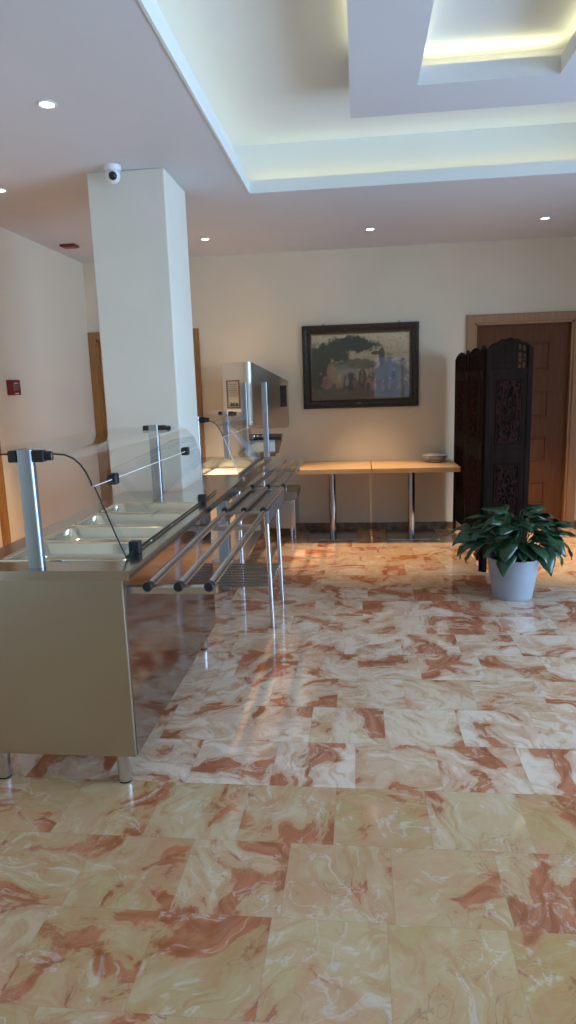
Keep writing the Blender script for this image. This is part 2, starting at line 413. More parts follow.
bm = B()                                             # lower ceiling around the cove (its inner edge is the white lip)
T = ZC + 0.065
box(bm, XL - 0.2, CX0, YF - 0.2, YB + 0.2, ZC, T); box(bm, CX1, XR + 0.2, YF - 0.2, YB + 0.2, ZC, T)
box(bm, CX0, CX1, CY1, YB + 0.2, ZC, T); box(bm, CX0, CX1, YF - 0.2, CY0, ZC, T)
struct('ceiling', bm, M['ceiling'])
bm = B()                                             # white lip running round the cove edge
L = 0.012
box(bm, CX0 - 0.001, CX0 + L, CY0, CY1, ZC - 0.004, T + 0.012); box(bm, CX1 - L, CX1 + 0.001, CY0, CY1, ZC - 0.004, T + 0.012)
box(bm, CX0, CX1, CY1 - L, CY1 + 0.001, ZC - 0.004, T + 0.012); box(bm, CX0, CX1, CY0 - 0.001, CY0 + L, ZC - 0.004, T + 0.012)
struct('trim_1', bm, M['cove'])
bm = B()                                             # the raised ceiling: side walls and top
E = 0.12
box(bm, CX0 - E - 0.05, CX0 - E, CY0 - E, CY1 + E, T, ZU + 0.05); box(bm, CX1 + E, CX1 + E + 0.05, CY0 - E, CY1 + E, T, ZU + 0.05)
box(bm, CX0 - E - 0.05, CX1 + E + 0.05, CY1 + E, CY1 + E + 0.05, T, ZU + 0.05); box(bm, CX0 - E - 0.05, CX1 + E + 0.05, CY0 - E - 0.05, CY0 - E, T, ZU + 0.05)
box(bm, CX0 - E, CX1 + E, CY0 - E, CY1 + E, ZU, ZU + 0.05)
struct('ceiling_cove', bm, M['cove'])
bm = B()                                             # hanging island with its rectangular opening, and the hidden core that hangs it
zi0, zi1 = 3.07, 3.16
for x0, x1, y0, y1 in ((IX0, HX0, IY0, IY1), (HX1, IX1, IY0, IY1), (HX0, HX1, HY1, IY1), (HX0, HX1, IY0, HY0)):
    box(bm, x0, x1, y0, y1, zi0, zi1)
for x0, x1, y0, y1 in ((0.12, 0.18, 0.4, 4.1), (1.19, 1.25, 0.4, 4.1), (0.12, 1.25, 4.0, 4.1), (0.12, 1.25, 0.4, 0.46)):
    box(bm, x0, x1, y0, y1, zi1, ZU)
struct('ceiling_island', bm, M['ceiling'])

def wall_x(name, x0, x1, y0, y1, holes, mat, z1=ZC):  # wall facing x, holes = (ya, yb, za, zb)
    bm = B(); y = y0
    for ya, yb, za, zb in sorted(holes):
        box(bm, x0, x1, y, ya, 0, z1); box(bm, x0, x1, ya, yb, zb, z1)
        if za > 0: box(bm, x0, x1, ya, yb, 0, za)
        y = yb
    box(bm, x0, x1, y, y1, 0, z1); return struct(name, bm, mat)
def wall_y(name, y0, y1, x0, x1, holes, mat, z1=ZC):
    bm = B(); x = x0
    for xa, xb, za, zb in sorted(holes):
        box(bm, x, xa, y0, y1, 0, z1); box(bm, xa, xb, y0, y1, zb, z1)
        if za > 0: box(bm, xa, xb, y0, y1, 0, za)
        x = xb
    box(bm, x, x1, y0, y1, 0, z1); return struct(name, bm, mat)
wall_y('wall_back', YB, YB + 0.15, XL - 0.15, XR + 0.15, [(1.18, 2.147, 0, 2.12), (-2.80, -1.75, 0, 2.11)], M['wall'])
wall_x('wall_left', XL - 0.15, XL, YF, YB, [(4.02, 4.93, 0, 2.12)], M['wall_left'])
wall_x('wall_right', XR, XR + 0.15, YF, YB, [(a, b, 0.1, 2.5) for a, b in WIN_R], M['wall'])
wall_y('wall_rear', YF - 0.15, YF, XL - 0.15, XR + 0.15, [(0.35, 3.75, 0.5, 2.3)], M['wall'])

wi = 1
for a, b in WIN_R:
    bm = B()
    for y0, y1, z0, z1 in ((a, a + 0.06, 0.1, 2.5), (b - 0.06, b, 0.1, 2.5), (a, b, 0.1, 0.16), (a, b, 2.44, 2.5), ((a + b) / 2 - 0.03, (a + b) / 2 + 0.03, 0.1, 2.5)):
        box(bm, XR + 0.04, XR + 0.10, y0, y1, z0, z1)
    struct('window_%d' % wi, bm, M['white']); wi += 1
bm = B()
for x0, x1, z0, z1 in ((0.35, 0.41, 0.5, 2.3), (3.69, 3.75, 0.5, 2.3), (0.35, 3.75, 0.5, 0.56), (0.35, 3.75, 2.24, 2.3), (1.10, 1.16, 0.5, 2.3), (1.90, 1.96, 0.5, 2.3), (2.8, 2.86, 0.5, 2.3)):
    box(bm, x0, x1, YF - 0.10, YF - 0.04, z0, z1)
struct('window_%d' % wi, bm, M['white'])

# column beside the counter
struct('column', box(B(), -1.675, -1.178, 4.29, 4.81, 0, ZC, 0.008), M['column'])

# skirting
bm = B()
box(bm, -1.67, 1.10, YB - 0.012, YB, 0, 0.078); box(bm, 2.23, XR, YB - 0.012, YB, 0, 0.078)
struct('baseboard_back', bm, M['skirt'])
bm = B(); box(bm, XL, XL + 0.012, 5.02, YB - 0.02, 0, 0.078); box(bm, XL, XL + 0.012, YF, 3.93, 0, 0.078)
struct('baseboard_left', bm, M['skirt'])

# doors
def frame_y(name, xa, xb, xo0, xo1, ztop, zo, mat, parent):
    bm = B(); y0, y1 = YB - 0.028, YB + 0.10
    box(bm, xo0, xa, y0, YB, 0, zo, 0.004); box(bm, xb, xo1, y0, YB, 0, zo, 0.004); box(bm, xa, xb, y0, YB, ztop, zo, 0.004)
    box(bm, xa - 0.002, xa + 0.022, YB - 0.012, y1, 0, ztop); box(bm, xb - 0.022, xb + 0.002, YB - 0.012, y1, 0, ztop); box(bm, xa, xb, YB - 0.012, y1, ztop - 0.022, ztop + 0.002)
    return obj(name, bm, mat, parent)
d1 = sroot('door_1', (1.665, YB, 0))
frame_y('door_frame', 1.18, 2.147, 1.10, 2.232, 2.12, 2.20, M['oak_frame'], d1)
bm = B(); yl = YB + 0.045
box(bm, 1.202, 2.125, yl, yl + 0.04, 0.005, 2.098)
leaf = obj('door_leaf', bm, M['oak_door'], d1)
for za, zb in ((1.635, 1.921), (1.161, 1.424), (0.716, 0.955), (0.25, 0.495)):
    bm = B()
    xa, xb = 1.39, 1.935
    for r in ((xa, xb, zb - 0.016, zb), (xa, xb, za, za + 0.016), (xa, xa + 0.016, za, zb), (xb - 0.016, xb, za, zb)):
        box(bm, r[0], r[1], yl - 0.011, yl + 0.003, r[2], r[3], 0.003)
    box(bm, xa + 0.02, xb - 0.02, yl - 0.004, yl + 0.003, za + 0.02, zb - 0.02, 0.003)
    obj('door_panel', bm, M['oak_door'], d1)
bm = B(); tube(bm, [(1.26, yl, 1.0), (1.26, yl - 0.05, 1.0), (1.38, yl - 0.055, 1.0)], 0.009); box(bm, 1.235, 1.285, yl - 0.008, yl + 0.002, 0.90, 1.10, 0.003)
obj('door_handle', bm, M['steel'], d1, True)
d2 = sroot('door_2', (-2.275, YB, 0))
frame_y('door_frame', -2.80, -1.75, XL + 0.002, -1.665, 2.11, 2.185, M['pine'], d2)
obj('door_leaf', box(B(), -2.778, -1.772, yl, yl + 0.04, 0.005, 2.088), M['pine'], d2)
for za, zb in ((1.45, 1.95), (0.85, 1.35), (0.2, 0.75)):
    bm = B()
    for xa, xb in ((-2.70, -2.31), (-2.24, -1.85)):
        for r in ((xa, xb, zb - 0.02, zb), (xa, xb, za, za + 0.02), (xa, xa + 0.02, za, zb), (xb - 0.02, xb, za, zb)):
            box(bm, r[0], r[1], yl - 0.012, yl + 0.003, r[2], r[3], 0.004)
    obj('door_panel', bm, M['pine'], d2)
bm = B()
for z in (1.75, 1.15, 0.35): tube(bm, [(-2.782, yl - 0.006, z), (-2.782, yl - 0.006, z + 0.09)], 0.008)
obj('hinge', bm, M['dark_steel'], d2, True)
d3 = sroot('door_3', (XL, 4.475, 0))
bm = B()
box(bm, XL, XL + 0.028, 3.93, 4.02, 0, 2.20, 0.004); box(bm, XL, XL + 0.028, 4.93, 5.02, 0, 2.20, 0.004); box(bm, XL, XL + 0.028, 4.02, 4.93, 2.12, 2.20, 0.004)
obj('door_frame', bm, M['pine'], d3)
obj('door_leaf', box(B(), XL - 0.08, XL - 0.04, 4.02, 4.93, 0.005, 2.115), M['pine'], d3)

# ------------------------------------------------------------------ near serving counter
KX0, KX1, KY0, KY1, KZ = -1.555, -0.848, 2.27, 4.20, 0.895
PX0, PX1, PY0, PP = -1.44, -0.912, 2.41, 0.334
ct = thing('serving_counter', 'long stainless steel hot food counter nearest the camera with mirror-like front', 'counter', (-1.2, 3.1, 0))
bm = B()
z0 = KZ - 0.038
wx0, wx1, wy0, wy1 = PX0 + 0.02, PX1 - 0.02, PY0 + 0.02, PY0 + 4 * PP - 0.02
box(bm, KX0, wx0, KY0, KY1, z0, KZ); box(bm, wx1, KX1, KY0, KY1, z0, KZ)
box(bm, wx0, wx1, KY0, wy0, z0, KZ); box(bm, wx0, wx1, wy1, KY1, z0, KZ)
bmesh.ops.remove_doubles(bm, verts=bm.verts, dist=0.0004)
obj('worktop', bm, M['steel_top'], ct)
bm = B()
d_ = 0.002
box(bm, wx0 + d_, wx0 + 0.006, wy0 + d_, wy1 - d_, z0 - 0.17, KZ - 0.002); box(bm, wx1 - 0.006, wx1 - d_, wy0 + d_, wy1 - d_, z0 - 0.17, KZ - 0.002)
box(bm, wx0 + 0.006, wx1 - 0.006, wy0 + d_, wy0 + 0.006, z0 - 0.17, KZ - 0.002); box(bm, wx0 + 0.006, wx1 - 0.006, wy1 - 0.006, wy1 - d_, z0 - 0.17, KZ - 0.002)
box(bm, wx0, wx1, wy0, wy1, z0 - 0.18, z0 - 0.17)
for k in range(1, 4): box(bm, wx0, wx1, PY0 + k * PP - 0.006, PY0 + k * PP + 0.006, KZ - 0.03, KZ - 0.004)
obj('well', bm, M['steel'], ct)
obj('end_panel', box(B(), KX0 + 0.03, KX1 - 0.034, KY0 + 0.012, KY0 + 0.030, 0.135, z0, 0.003), M['steel_side'], ct)
obj('front_panel', box(B(), KX1 - 0.050, KX1 - 0.032, KY0 + 0.031, 3.76, 0.135, z0), M['steel_mirror'], ct)
obj('back_panel', box(B(), KX0 + 0.03, KX0 + 0.045, KY0 + 0.031, 3.76, 0.135, z0), M['steel_side'], ct)
bm = B(); box(bm, KX0 + 0.046, KX1 - 0.051, 3.745, 3.76, 0.135, z0); box(bm, KX0 + 0.046, KX1 - 0.051, KY0 + 0.031, 3.745, 0.135, 0.155)
obj('carcass', bm, M['steel_side'], ct)
for x in (-0.952, -1.466):
    for y in (2.335, 3.70):
        bm = B(); lathe(bm, [(0, 0.008), (0.0275, 0.008), (0.029, 0.013), (0.029, 0.155), (0, 0.155)], (x, y, 0), 24)
        ft = obj('foot', bm, M['tube'], ct, True)
        bm = B(); lathe(bm, [(0, 0), (0.026, 0), (0.026, 0.009), (0, 0.009)], (x, y, 0), 24)
        obj('rubber_foot', bm, M['black'], ft, True)

# four gastronorm pans let into the top
def pan_mesh(x0, x1, y0, y1, zt):
    bm = B()
    def lp(d, z, r): return [(x, y, z) for x, y in rrect(x0 + d, x1 - d, y0 + d, y1 - d, r, 6)]
    rs = bridge(bm, [lp(0.0, zt - 0.004, 0.02), lp(0.001, zt, 0.02), lp(0.012, zt + 0.001, 0.03), lp(0.022, zt - 0.006, 0.04), lp(0.030, zt - 0.05, 0.05), lp(0.034, zt - 0.058, 0.05), lp(0.044, zt - 0.063, 0.05)])
    bm.faces.new(rs[-1])
    return bm
pan_lab = ['shallow steel food pan nearest the camera, behind the front grey post', 'second steel food pan from the camera in the near counter',
           'third steel food pan from the camera in the near counter', 'farthest of the four steel food pans, next to the square column']
first = None
for k in range(4):
    if k == 0:
        first = obj('food_pan', pan_mesh(PX0, PX1, PY0 + 0.004, PY0 + PP - 0.004, KZ + 0.004), M['pan'], None, True)
        o = first
    else:
        o = first.copy(); COL.objects.link(o); o.location.y += k * PP
    tag(o, pan_lab[k], 'food pan', 'food pans in the near counter')

# ------------------------------------------------------------------ sneeze guards
def guard(name, label, y0, y1, posts, split, edge):
    g = thing(name, label, 'sneeze guard', (-1.21, (y0 + y1) / 2, KZ))
    up = [(-1.56, 1.318), (-1.40, 1.319), (-1.18, 1.318), (-1.12, 1.312), (-1.085, 1.296), (-1.060, 1.272), (-1.040, 1.240), (-1.026, 1.205), (-1.022, 1.190)]
    lo = [(-1.021, 1.186), (-0.982, 1.080), (-0.950, 0.990), (-0.918, 0.909)]
    def sheet(prof, ya, yb, th=0.006):
        bm = B(); n = len(prof)
        off = []
        for i, p in enumerate(prof):
            a = Vector(prof[max(i - 1, 0)]); b = Vector(prof[min(i + 1, n - 1)]); d = (b - a).normalized()
            off.append((p[0] - d.y * th, p[1] + d.x * th))
        poly = list(prof) + off[::-1]
        return prism(bm, poly, 'y', ya, yb)
    obj('upper_glass', sheet(up, y0, y1), M['glass'], g, True)
    obj('lower_glass', sheet(lo, y0 + 0.02, y1), M['glass'], g)
    bm = B(); tube(bm, [(x, y0 - 0.002, z + 0.002) for x, z in up], 0.0035, 8)
    obj('glass_edge', bm, M['glass_edge'], g, True)
    bm = B(); tube(bm, [(x, y0 + 0.018, z) for x, z in lo], 0.0035, 8)
    obj('glass_edge', bm, edge, g, True)
    bm = B(); tube(bm, [(-1.022, y0 + 0.01, 1.188), (-1.022, y1 - 0.01, 1.188)], 0.0022, 8)
    obj('joint_strip', bm, M['rod'], g, True)
    bm = B(); tube(bm, [(-0.916, y0 + 0.02, 0.905), (-0.916, y1 - 0.01, 0.905)], 0.005, 8)
    obj('bottom_strip', bm, M['glass_edge'], g, True)
    for py in posts:
        bm = B(); poly = rrect(-1.23 - 0.030, -1.23 + 0.030, py - 0.020, py + 0.020, 0.012, 4)
        prism(bm, poly, 'z', KZ, 1.345)
        p = obj('post', bm, M['alu'], g, True)
        obj('clamp', box(B(), -1.295, -1.2605, py - 0.017, py + 0.017, 1.298, 1.342, 0.005), M['black'], g)
        bm = B()
        box(bm, -1.1995, -1.155, py - 0.017, py + 0.017, 1.298, 1.342, 0.006); box(bm, -1.16, -1.125, py - 0.012, py + 0.012, 1.303, 1.337, 0.008)
        obj('clamp', bm, M['black'], g)
    for py in split:
        bm = B(); box(bm, -1.047, -1.003, py - 0.022, py + 0.022, 1.165, 1.212, 0.007); obj('joint_clip', bm, M['black'], g)
        bm = B(); box(bm, -0.938, -0.892, py - 0.12, py - 0.08, KZ - 0.001, 0.945, 0.006); obj('foot_clip', bm, M['black'], g)
    return g
guard('sneeze_guard', 'curved clear glass guard on grey posts above the four food pans', 2.42, 4.12, (2.33, 3.90), (2.645, 3.83), M['glass_edge'])
guard('sneeze_guard', 'glass guard on the far counter, beyond the square column', 4.93, 6.15, (4.95, 6.10), (), M['rod'])

# ------------------------------------------------------------------ bridging worktop beside the column
bw = thing('bridging_worktop', 'narrow steel shelf joining the two counters beside the column', 'worktop', (-1.02, 4.5, 0))
bm = B(); prism(bm, [(-1.176, 4.205), (-0.852, 4.205), (-0.852, 4.72), (-0.856, 4.77), (-0.865, 4.81), (-0.88, 4.828), (-1.176, 4.828)], 'z', KZ - 0.075, KZ)
obj('worktop', bm, M['steel'], bw)

# ------------------------------------------------------------------ far counter
fc = thing('serving_counter', 'far stainless steel counter standing behind the square column', 'counter', (-1.2, 5.6, 0))
bm = B(); qx0, qx1, qy0, qy1 = -1.40, -0.91, 4.97, 6.26
box(bm, KX0, qx0, 4.83, 6.36, KZ - 0.045, KZ); box(bm, qx1, KX1, 4.83, 6.36, KZ - 0.045, KZ); box(bm, qx0, qx1, 4.83, qy0, KZ - 0.045, KZ); box(bm, qx0, qx1, qy1, 6.36, KZ - 0.045, KZ)
obj('worktop', bm, M['steel_top'], fc)
bm = B()
for a_, b_, c_, e_ in ((qx0 + d_, qx0 + 0.008, qy0 + d_, qy1 - d_), (qx1 - 0.008, qx1 - d_, qy0 + d_, qy1 - d_), (qx0 + 0.008, qx1 - 0.008, qy0 + d_, qy0 + 0.008), (qx0 + 0.008, qx1 - 0.008, qy1 - 0.008, qy1 - d_)):
    box(bm, a_, b_, c_, e_, KZ - 0.12, KZ + 0.001)
box(bm, qx0 + d_, qx1 - d_, qy0 + d_, qy1 - d_, KZ - 0.126, KZ - 0.12)
obj('well', bm, M['steel'], fc)
for x in (-1.48, -0.92):
    for y in (4.93, 6.28):
        bm = B(); tube(bm, [(x, y, 0), (x, y, KZ - 0.044)], 0.019); obj('leg', bm, M['tube'], fc, True)
bm = B(); box(bm, -1.085, -1.0, 4.86, 4.945, 0, KZ - 0.127, 0.006); obj('leg', bm, M['alu'], fc)
bm = B(); box(bm, -1.50, -0.90, 4.95, 6.30, 0.20, 0.225, 0.002); obj('undershelf', bm, M['steel'], fc)
ob = obj('cutting_board', box(B(), -1.37, -1.075, 5.62, 6.17, KZ - 0.119, KZ - 0.095, 0.004), M['paperwhite'])
tag(ob, 'white cutting board lying in the sunken well of the far counter', 'cutting board')

# ------------------------------------------------------------------ tray rails
RX = (-0.786, -0.668, -0.553)
def rails(name, label, y0, y1, dx, brackets, mat):
    t = thing(name, label, 'tray rail', (-0.668, (y0 + y1) / 2, 0.80))
    for x, d in zip(RX, dx):
        bm = B(); tube(bm, [(x, y0 + 0.008, 0.83), (x + d, y1, 0.83)], 0.0165, 16); r = obj('rail', bm, mat, t, True)
        bm = B(); lathe(bm, [(0, -0.012), (0.016, -0.012), (0.0185, -0.009), (0.0185, 0.018), (0, 0.018)], (0, 0, 0), 20)
        bmesh.ops.rotate(bm, verts=bm.verts, cent=(0, 0, 0), matrix=Matrix.Rotation(-PI / 2, 3, 'X'))
        bmesh.ops.translate(bm, verts=bm.verts, vec=(x, y0 + 0.004, 0.83))
        obj('end_cap', bm, M['black'], r, True)
    for by in brackets:
        bm = B(); box(bm, KX1 - 0.032, -0.535, by, by + 0.035, 0.785, 0.8135, 0.003)
        obj('bracket', bm, M['steel'], t)
    return t
rails('tray_rail', 'nearest three-tube steel tray rail along the front of the counter', 2.285, 3.71, (0, 0, 0), (2.335, 3.45), M['tube'])
rails('tray_rail', 'three-tube steel tray rail along the far counter, ending by the wooden tables', 4.74, 6.41, (0.07, 0.035, 0.0), (4.80, 5.95), M['far_tube'])

ts = thing('tray_stand', 'steel stand with slatted lower shelf between the two tray rails', 'stand', (-0.69, 4.3, 0))
for x in RX:
    bm = B(); tube(bm, [(x - 0.016, 3.82, 0.829), (x - 0.002, 4.66, 0.83)], 0.0165, 16); r = obj('rail', bm, M['tube'], ts, True)
    bm = B(); tube(bm, [(x - 0.0162, 3.806, 0.829), (x - 0.016, 3.824, 0.829)], 0.0185, 16); obj('end_cap', bm, M['black'], r, True)
bm = B(); box(bm, -0.815, -0.56, 3.87, 4.70, 0.795, 0.811, 0.002); obj('top_plate', bm, M['steel'], ts)
bm = B(); box(bm, -0.562, -0.545, 3.87, 4.70, 0.735, 0.812, 0.002); obj('side_rail', bm, M['alu'], ts)
bm = B(); box(bm, -0.832, -0.815, 3.87, 4.70, 0.735, 0.812, 0.002); obj('side_rail', bm, M['alu'], ts)
for x in (-0.573,):
    for y in (4.075, 4.63):
        xt = -0.59 if x > -0.7 else x
        bm = B(); tube(bm, [(x, y, 0), (xt, y, 0.796)], 0.0148, 14); l = obj('leg', bm, M['tube'], ts, True)
bm = B()
for k in range(9):
    y = 4.085 + k * 0.0655
    box(bm, -1.02, -0.583, y, y + 0.022, 0.272, 0.284, 0.003)
obj('slatted_shelf', bm, M['dark_steel'], ts)
for x in (-0.588, -1.0):
    bm = B(); tube(bm, [(x + 0.003, 4.075, 0.266), (x + 0.003, 4.63, 0.266)], 0.010, 10); obj('stretcher', bm, M['tube'], ts, True)

# ------------------------------------------------------------------ posts, hood, notice, appliance, low cabinet
for (x, y, lab) in ((-1.065, 6.22, 'tall grey upright on the far counter, left one beside the framed notice'), (-0.872, 6.22, 'tall grey upright on the far counter, right one in front of the steel hood')):
    t = thing('upright_post', lab, 'post', (x, y, KZ), 'uprights on the far counter')
    bm = B(); prism(bm, rrect(x - 0.027, x + 0.027, y - 0.02, y + 0.02, 0.010, 4), 'z', KZ + 0.006, 1.60); obj('post', bm, M['alu'], t, True)
    bm = B(); box(bm, x - 0.034, x + 0.026 + 0.008, y - 0.03, y + 0.03, KZ, KZ + 0.006, 0.002); obj('base_plate', bm, M['steel'], t)

hd = thing('extractor_hood', 'stainless steel hood with sloping top fixed to the back wall', 'hood', (-0.95, 6.3, 1.2))
bm = B()
foot = [(-1.30, 7.058), (-1.30, 6.37), (-1.292, 6.345), (-1.085, 6.313), (-1.060, 6.312), (-1.036, 6.317), (-1.015, 6.329), (-0.999, 6.350), (-0.985, 6.385), (-0.737, 7.058)]
def hz(y, a, b): return a + (b - a) * (y - 6.3) / 0.76
A_ = [bm.verts.new((x, y, hz(y, 1.20, 1.125))) for x, y in foot]; B_ = [bm.verts.new((x, y, hz(y, 1.80, 1.61))) for x, y in foot]
n = len(foot)
for i in range(n): bm.faces.new((A_[i], A_[(i + 1) % n], B_[(i + 1) % n], B_[i]))
bm.faces.new(A_[::-1]); bm.faces.new(B_)
obj('hood_shell', bm, M['hood'], hd, True)
ang = math.atan2(-(0.872 - 0.715), 1.418)
bm = B()
def onface(y, out): # point on the right-hand face at depth y
    return -0.985 + (y - 6.385) * (0.248 / 0.673) + out
prism(bm, [(onface(6.88, -0.004), 6.88), (onface(6.88, 0.010), 6.88), (onface(7.0, 0.010), 7.0), (onface(7.0, -0.004), 7.0)], 'z', 1.345, 1.565)
obj('vent', bm, M['black'], hd)

nt = thing('notice_frame', 'small framed notice on the front of the steel hood', 'framed notice', (-1.19, 6.32, 1.33))
sl = (6.313 - 6.345) / (-1.085 + 1.292)
def fy(x): return 6.345 + (x + 1.292) * sl
def slab(name, x0, x1, z0, z1, d0, d1, mat, par, bev=0):
    bm = B(); prism(bm, [(x0, fy(x0) - d0), (x1, fy(x1) - d0), (x1, fy(x1) - d1), (x0, fy(x0) - d1)], 'z', z0, z1); return obj(name, bm, mat, par)
bm = B()
for x0, x1, z0, z1 in ((-1.2550, -1.1250, 1.615, 1.627), (-1.2550, -1.1250, 1.362, 1.374), (-1.2550, -1.2430, 1.362, 1.627), (-1.1370, -1.1250, 1.362, 1.627)):
    prism(bm, [(x0, fy(x0) - 0.016), (x1, fy(x1) - 0.016), (x1, fy(x1)), (x0, fy(x0))], 'z', z0, z1)
obj('frame', bm, M['brown'], nt)
slab('notice_sheet', -1.2430, -1.1370, 1.374, 1.615, 0.006, 0.001, M['paper'], nt)
bm = B()
for k in range(7):
    z = 1.585 - k * 0.018; w = 0.03 if k % 3 else 0.04
    prism(bm, [(-1.1900 - w, fy(-1.1900 - w) - 0.0068), (-1.1900 + w, fy(-1.1900 + w) - 0.0068), (-1.1900 + w, fy(-1.1900 + w) - 0.006), (-1.1900 - w, fy(-1.1900 - w) - 0.006)], 'z', z, z + 0.0035)
obj('printed_lines', bm, M['brown'], nt)
bm = B()
for k in range(9):
    x = -1.2300 + k * 0.0098; h = 0.02 + 0.022 * abs(math.sin(k * 1.9))
    prism(bm, [(x, fy(x) - 0.0068), (x + 0.0095, fy(x + 0.0095) - 0.0068), (x + 0.0095, fy(x + 0.0095) - 0.006), (x, fy(x) - 0.006)], 'z', 1.378, 1.378 + h)
obj('printed_picture', bm, M['stem'], nt)
slab('ledge', -1.2550, -1.1150, 1.325, 1.350, 0.02, 0.0, M['paperwhite'], nt)

ap = thing('kitchen_machine', 'countertop machine with pale body and black top beside the uprights', 'kitchen machine', (-0.90, 6.292, KZ))
bm = B(); prism(bm, [(6.287, 0.935), (6.377, 0.935), (6.377, 1.075), (6.287, 1.055), (6.272, 1.03), (6.272, 0.95)], 'x', -1.045, -0.80); obj('body', bm, M['rod'], ap)
bm = B(); box(bm, -1.04, -0.80, 6.282, 6.372, KZ, 0.936); obj('base', bm, M['brown'], ap)
bm = B(); prism(bm, [(6.257, 1.056), (6.287, 1.056), (6.377, 1.076), (6.377, 1.105), (6.257, 1.085)], 'x', -1.06, -0.735); obj('top_tray', bm, M['black'], ap)
bm = B(); prism(bm, [(-0.80, KZ + 0.03), (-0.775, KZ + 0.03), (-0.735, 1.056), (-0.80, 1.056)], 'y', 6.292, 6.372); obj('side_guard', bm, M['brown'], ap)
for x in (-1.0, -0.96, -0.91):
    bm = B(); tube(bm, [(x, 6.282, 1.088), (x, 6.282, 1.104)], 0.014); obj('knob', bm, M['tube'], ap, True)

lc = thing('low_cabinet', 'low stainless steel cabinet on short legs against the back wall', 'cabinet', (-0.95, 6.8, 0))
obj('body', box(B(), -1.28, -0.655, 6.60, 7.03, 0.115, 0.42, 0.004), M['steel'], lc)
obj('top', box(B(), -1.30, -0.635, 6.58, 7.04, 0.42, 0.50, 0.004), M['dark_steel'], lc)
obj('door', box(B(), -1.26, -0.675, 6.588, 6.601, 0.135, 0.41, 0.002), M['steel'], lc)
for x in (-1.24, -0.70):
    for y in (6.66, 6.98):
        bm = B(); tube(bm, [(x, y, 0), (x, y, 0.116)], 0.02); obj('leg', bm, M['tube'], lc, True)

# ------------------------------------------------------------------ two pedestal tables
def table(x0, x1, cx, label):
    t = thing('pedestal_table', label, 'table', (cx, 6.72, 0), 'wooden pedestal tables against the back wall')
    bm = B(); box(bm, x0, x1, 6.38, 7.045, 0.700, 0.748, 0.004); obj('tabletop', bm, M['beech'], t)
    bm = B(); tube(bm, [(cx, 6.74, 0.015), (cx, 6.74, 0.70)], 0.036, 24); obj('pole', bm, M['pole'], t, True)
    bm = B(); box(bm, cx - 0.255, cx + 0.255, 6.50, 6.98, 0.0, 0.018, 0.004); obj('base_plate', bm, M['pole'], t)
    bm = B(); box(bm, cx - 0.14, cx + 0.14, 6.60, 6.88, 0.692, 0.700); obj('top_plate', bm, M['dark_steel'], t)
    return t
table(-0.66, 0.1185, -0.275, 'left wooden table on a steel pole, beside the tray rails')
table(0.1255, 0.962, 0.53, 'right wooden table on a steel pole, with plates on it')

def plate_mesh(r):
    return lathe(B(), [(0, 0), (r * 0.62, 0), (r * 0.66, 0.003), (r, 0.013), (r, 0.016), (r * 0.66, 0.007), (0, 0.006)], (0.775, 6.86, 0), 40)
p0 = obj('plate', plate_mesh(0.105), M['china'], None, True); p0.location.z = 0.748
tag(p0, 'bottom plate of the small stack on the right wooden table', 'plate', 'plates on the table')
zz = 0.748
for k, lab in enumerate(('second plate from the bottom of the stack on the table', 'third plate from the bottom of the stack on the table', 'top plate of the small stack on the right wooden table')):
    o = p0.copy(); COL.objects.link(o); o.location.z = zz + 0.019 * (k + 1); o['label'] = lab
    o.scale = (1.22, 1.22, 1) if k > 0 else (1, 1, 1)

# ------------------------------------------------------------------ framed painting
pw0, pw1, pz0, pz1 = -0.573, 0.622, 1.312, 2.16
pc = thing('framed_painting', 'large old pastoral painting in a dark ornate frame on the back wall', 'painting', ((pw0 + pw1) / 2, YB, pz0))
cx = (pw0 + pw1) / 2; cz = (pz0 + pz1) / 2
def ring(x0, x1, z0, z1, w, prof, y0):
    bm = B()
    loops = []
    for d, o in prof:
        loops.append([(x0 + d, y0 - o, z0 + d), (x1 - d, y0 - o, z0 + d), (x1 - d, y0 - o, z1 - d), (x0 + d, y0 - o, z1 - d)])
    bridge(bm, loops); return bm
bm = ring(pw0, pw1, pz0, pz1, 0.09, [(0, 0.0), (0, 0.03), (0.008, 0.042), (0.022, 0.046), (0.034, 0.038), (0.045, 0.030), (0.058, 0.028), (0.066, 0.034), (0.076, 0.026), (0.086, 0.015), (0.086, 0.0)], YB - 0.004)
for x0, x1, z, dx in ((pw0, pw1, pz0 + 0.022, 1), (pw0, pw1, pz1 - 0.022, 1)):
    k = 0; x = x0 + 0.03
    while x < x1 - 0.02:
        bmesh.ops.create_icosphere(bm, subdivisions=1, radius=0.014, matrix=Matrix.Translation((x, YB - 0.047, z))); x += 0.03
for x in (pw0 + 0.022, pw1 - 0.022):
    z = pz0 + 0.03
    while z < pz1 - 0.02:
        bmesh.ops.create_icosphere(bm, subdivisions=1, radius=0.014, matrix=Matrix.Translation((x, YB - 0.047, z))); z += 0.03
fr = obj('frame', bm, M['frame_wood'], pc, True)
bm = ring(pw0 + 0.084, pw1 - 0.084, pz0 + 0.084, pz1 - 0.084, 0.02, [(0, 0.0), (0, 0.016), (0.006, 0.020), (0.014, 0.014), (0.014, 0.0)], YB - 0.004)
obj('slip', bm, M['slip'], pc)
bm = B(); box(bm, pw0 + 0.095, pw1 - 0.095, YB - 0.012, YB - 0.008, pz0 + 0.095, pz1 - 0.095)
obj('canvas', bm, M['canvas'], pc)
bm = B(); box(bm, pw0 + 0.093, pw1 - 0.093, YB - 0.0175, YB - 0.015, pz0 + 0.093, pz1 - 0.093)
obj('glass', bm, M['pic_glass'], pc)
bm = B(); box(bm, cx - 0.045, cx + 0.005, YB - 0.036, YB - 0.03, pz0 + 0.040, pz0 + 0.052, 0.002); obj('name_plate', bm, M['slip'], pc)
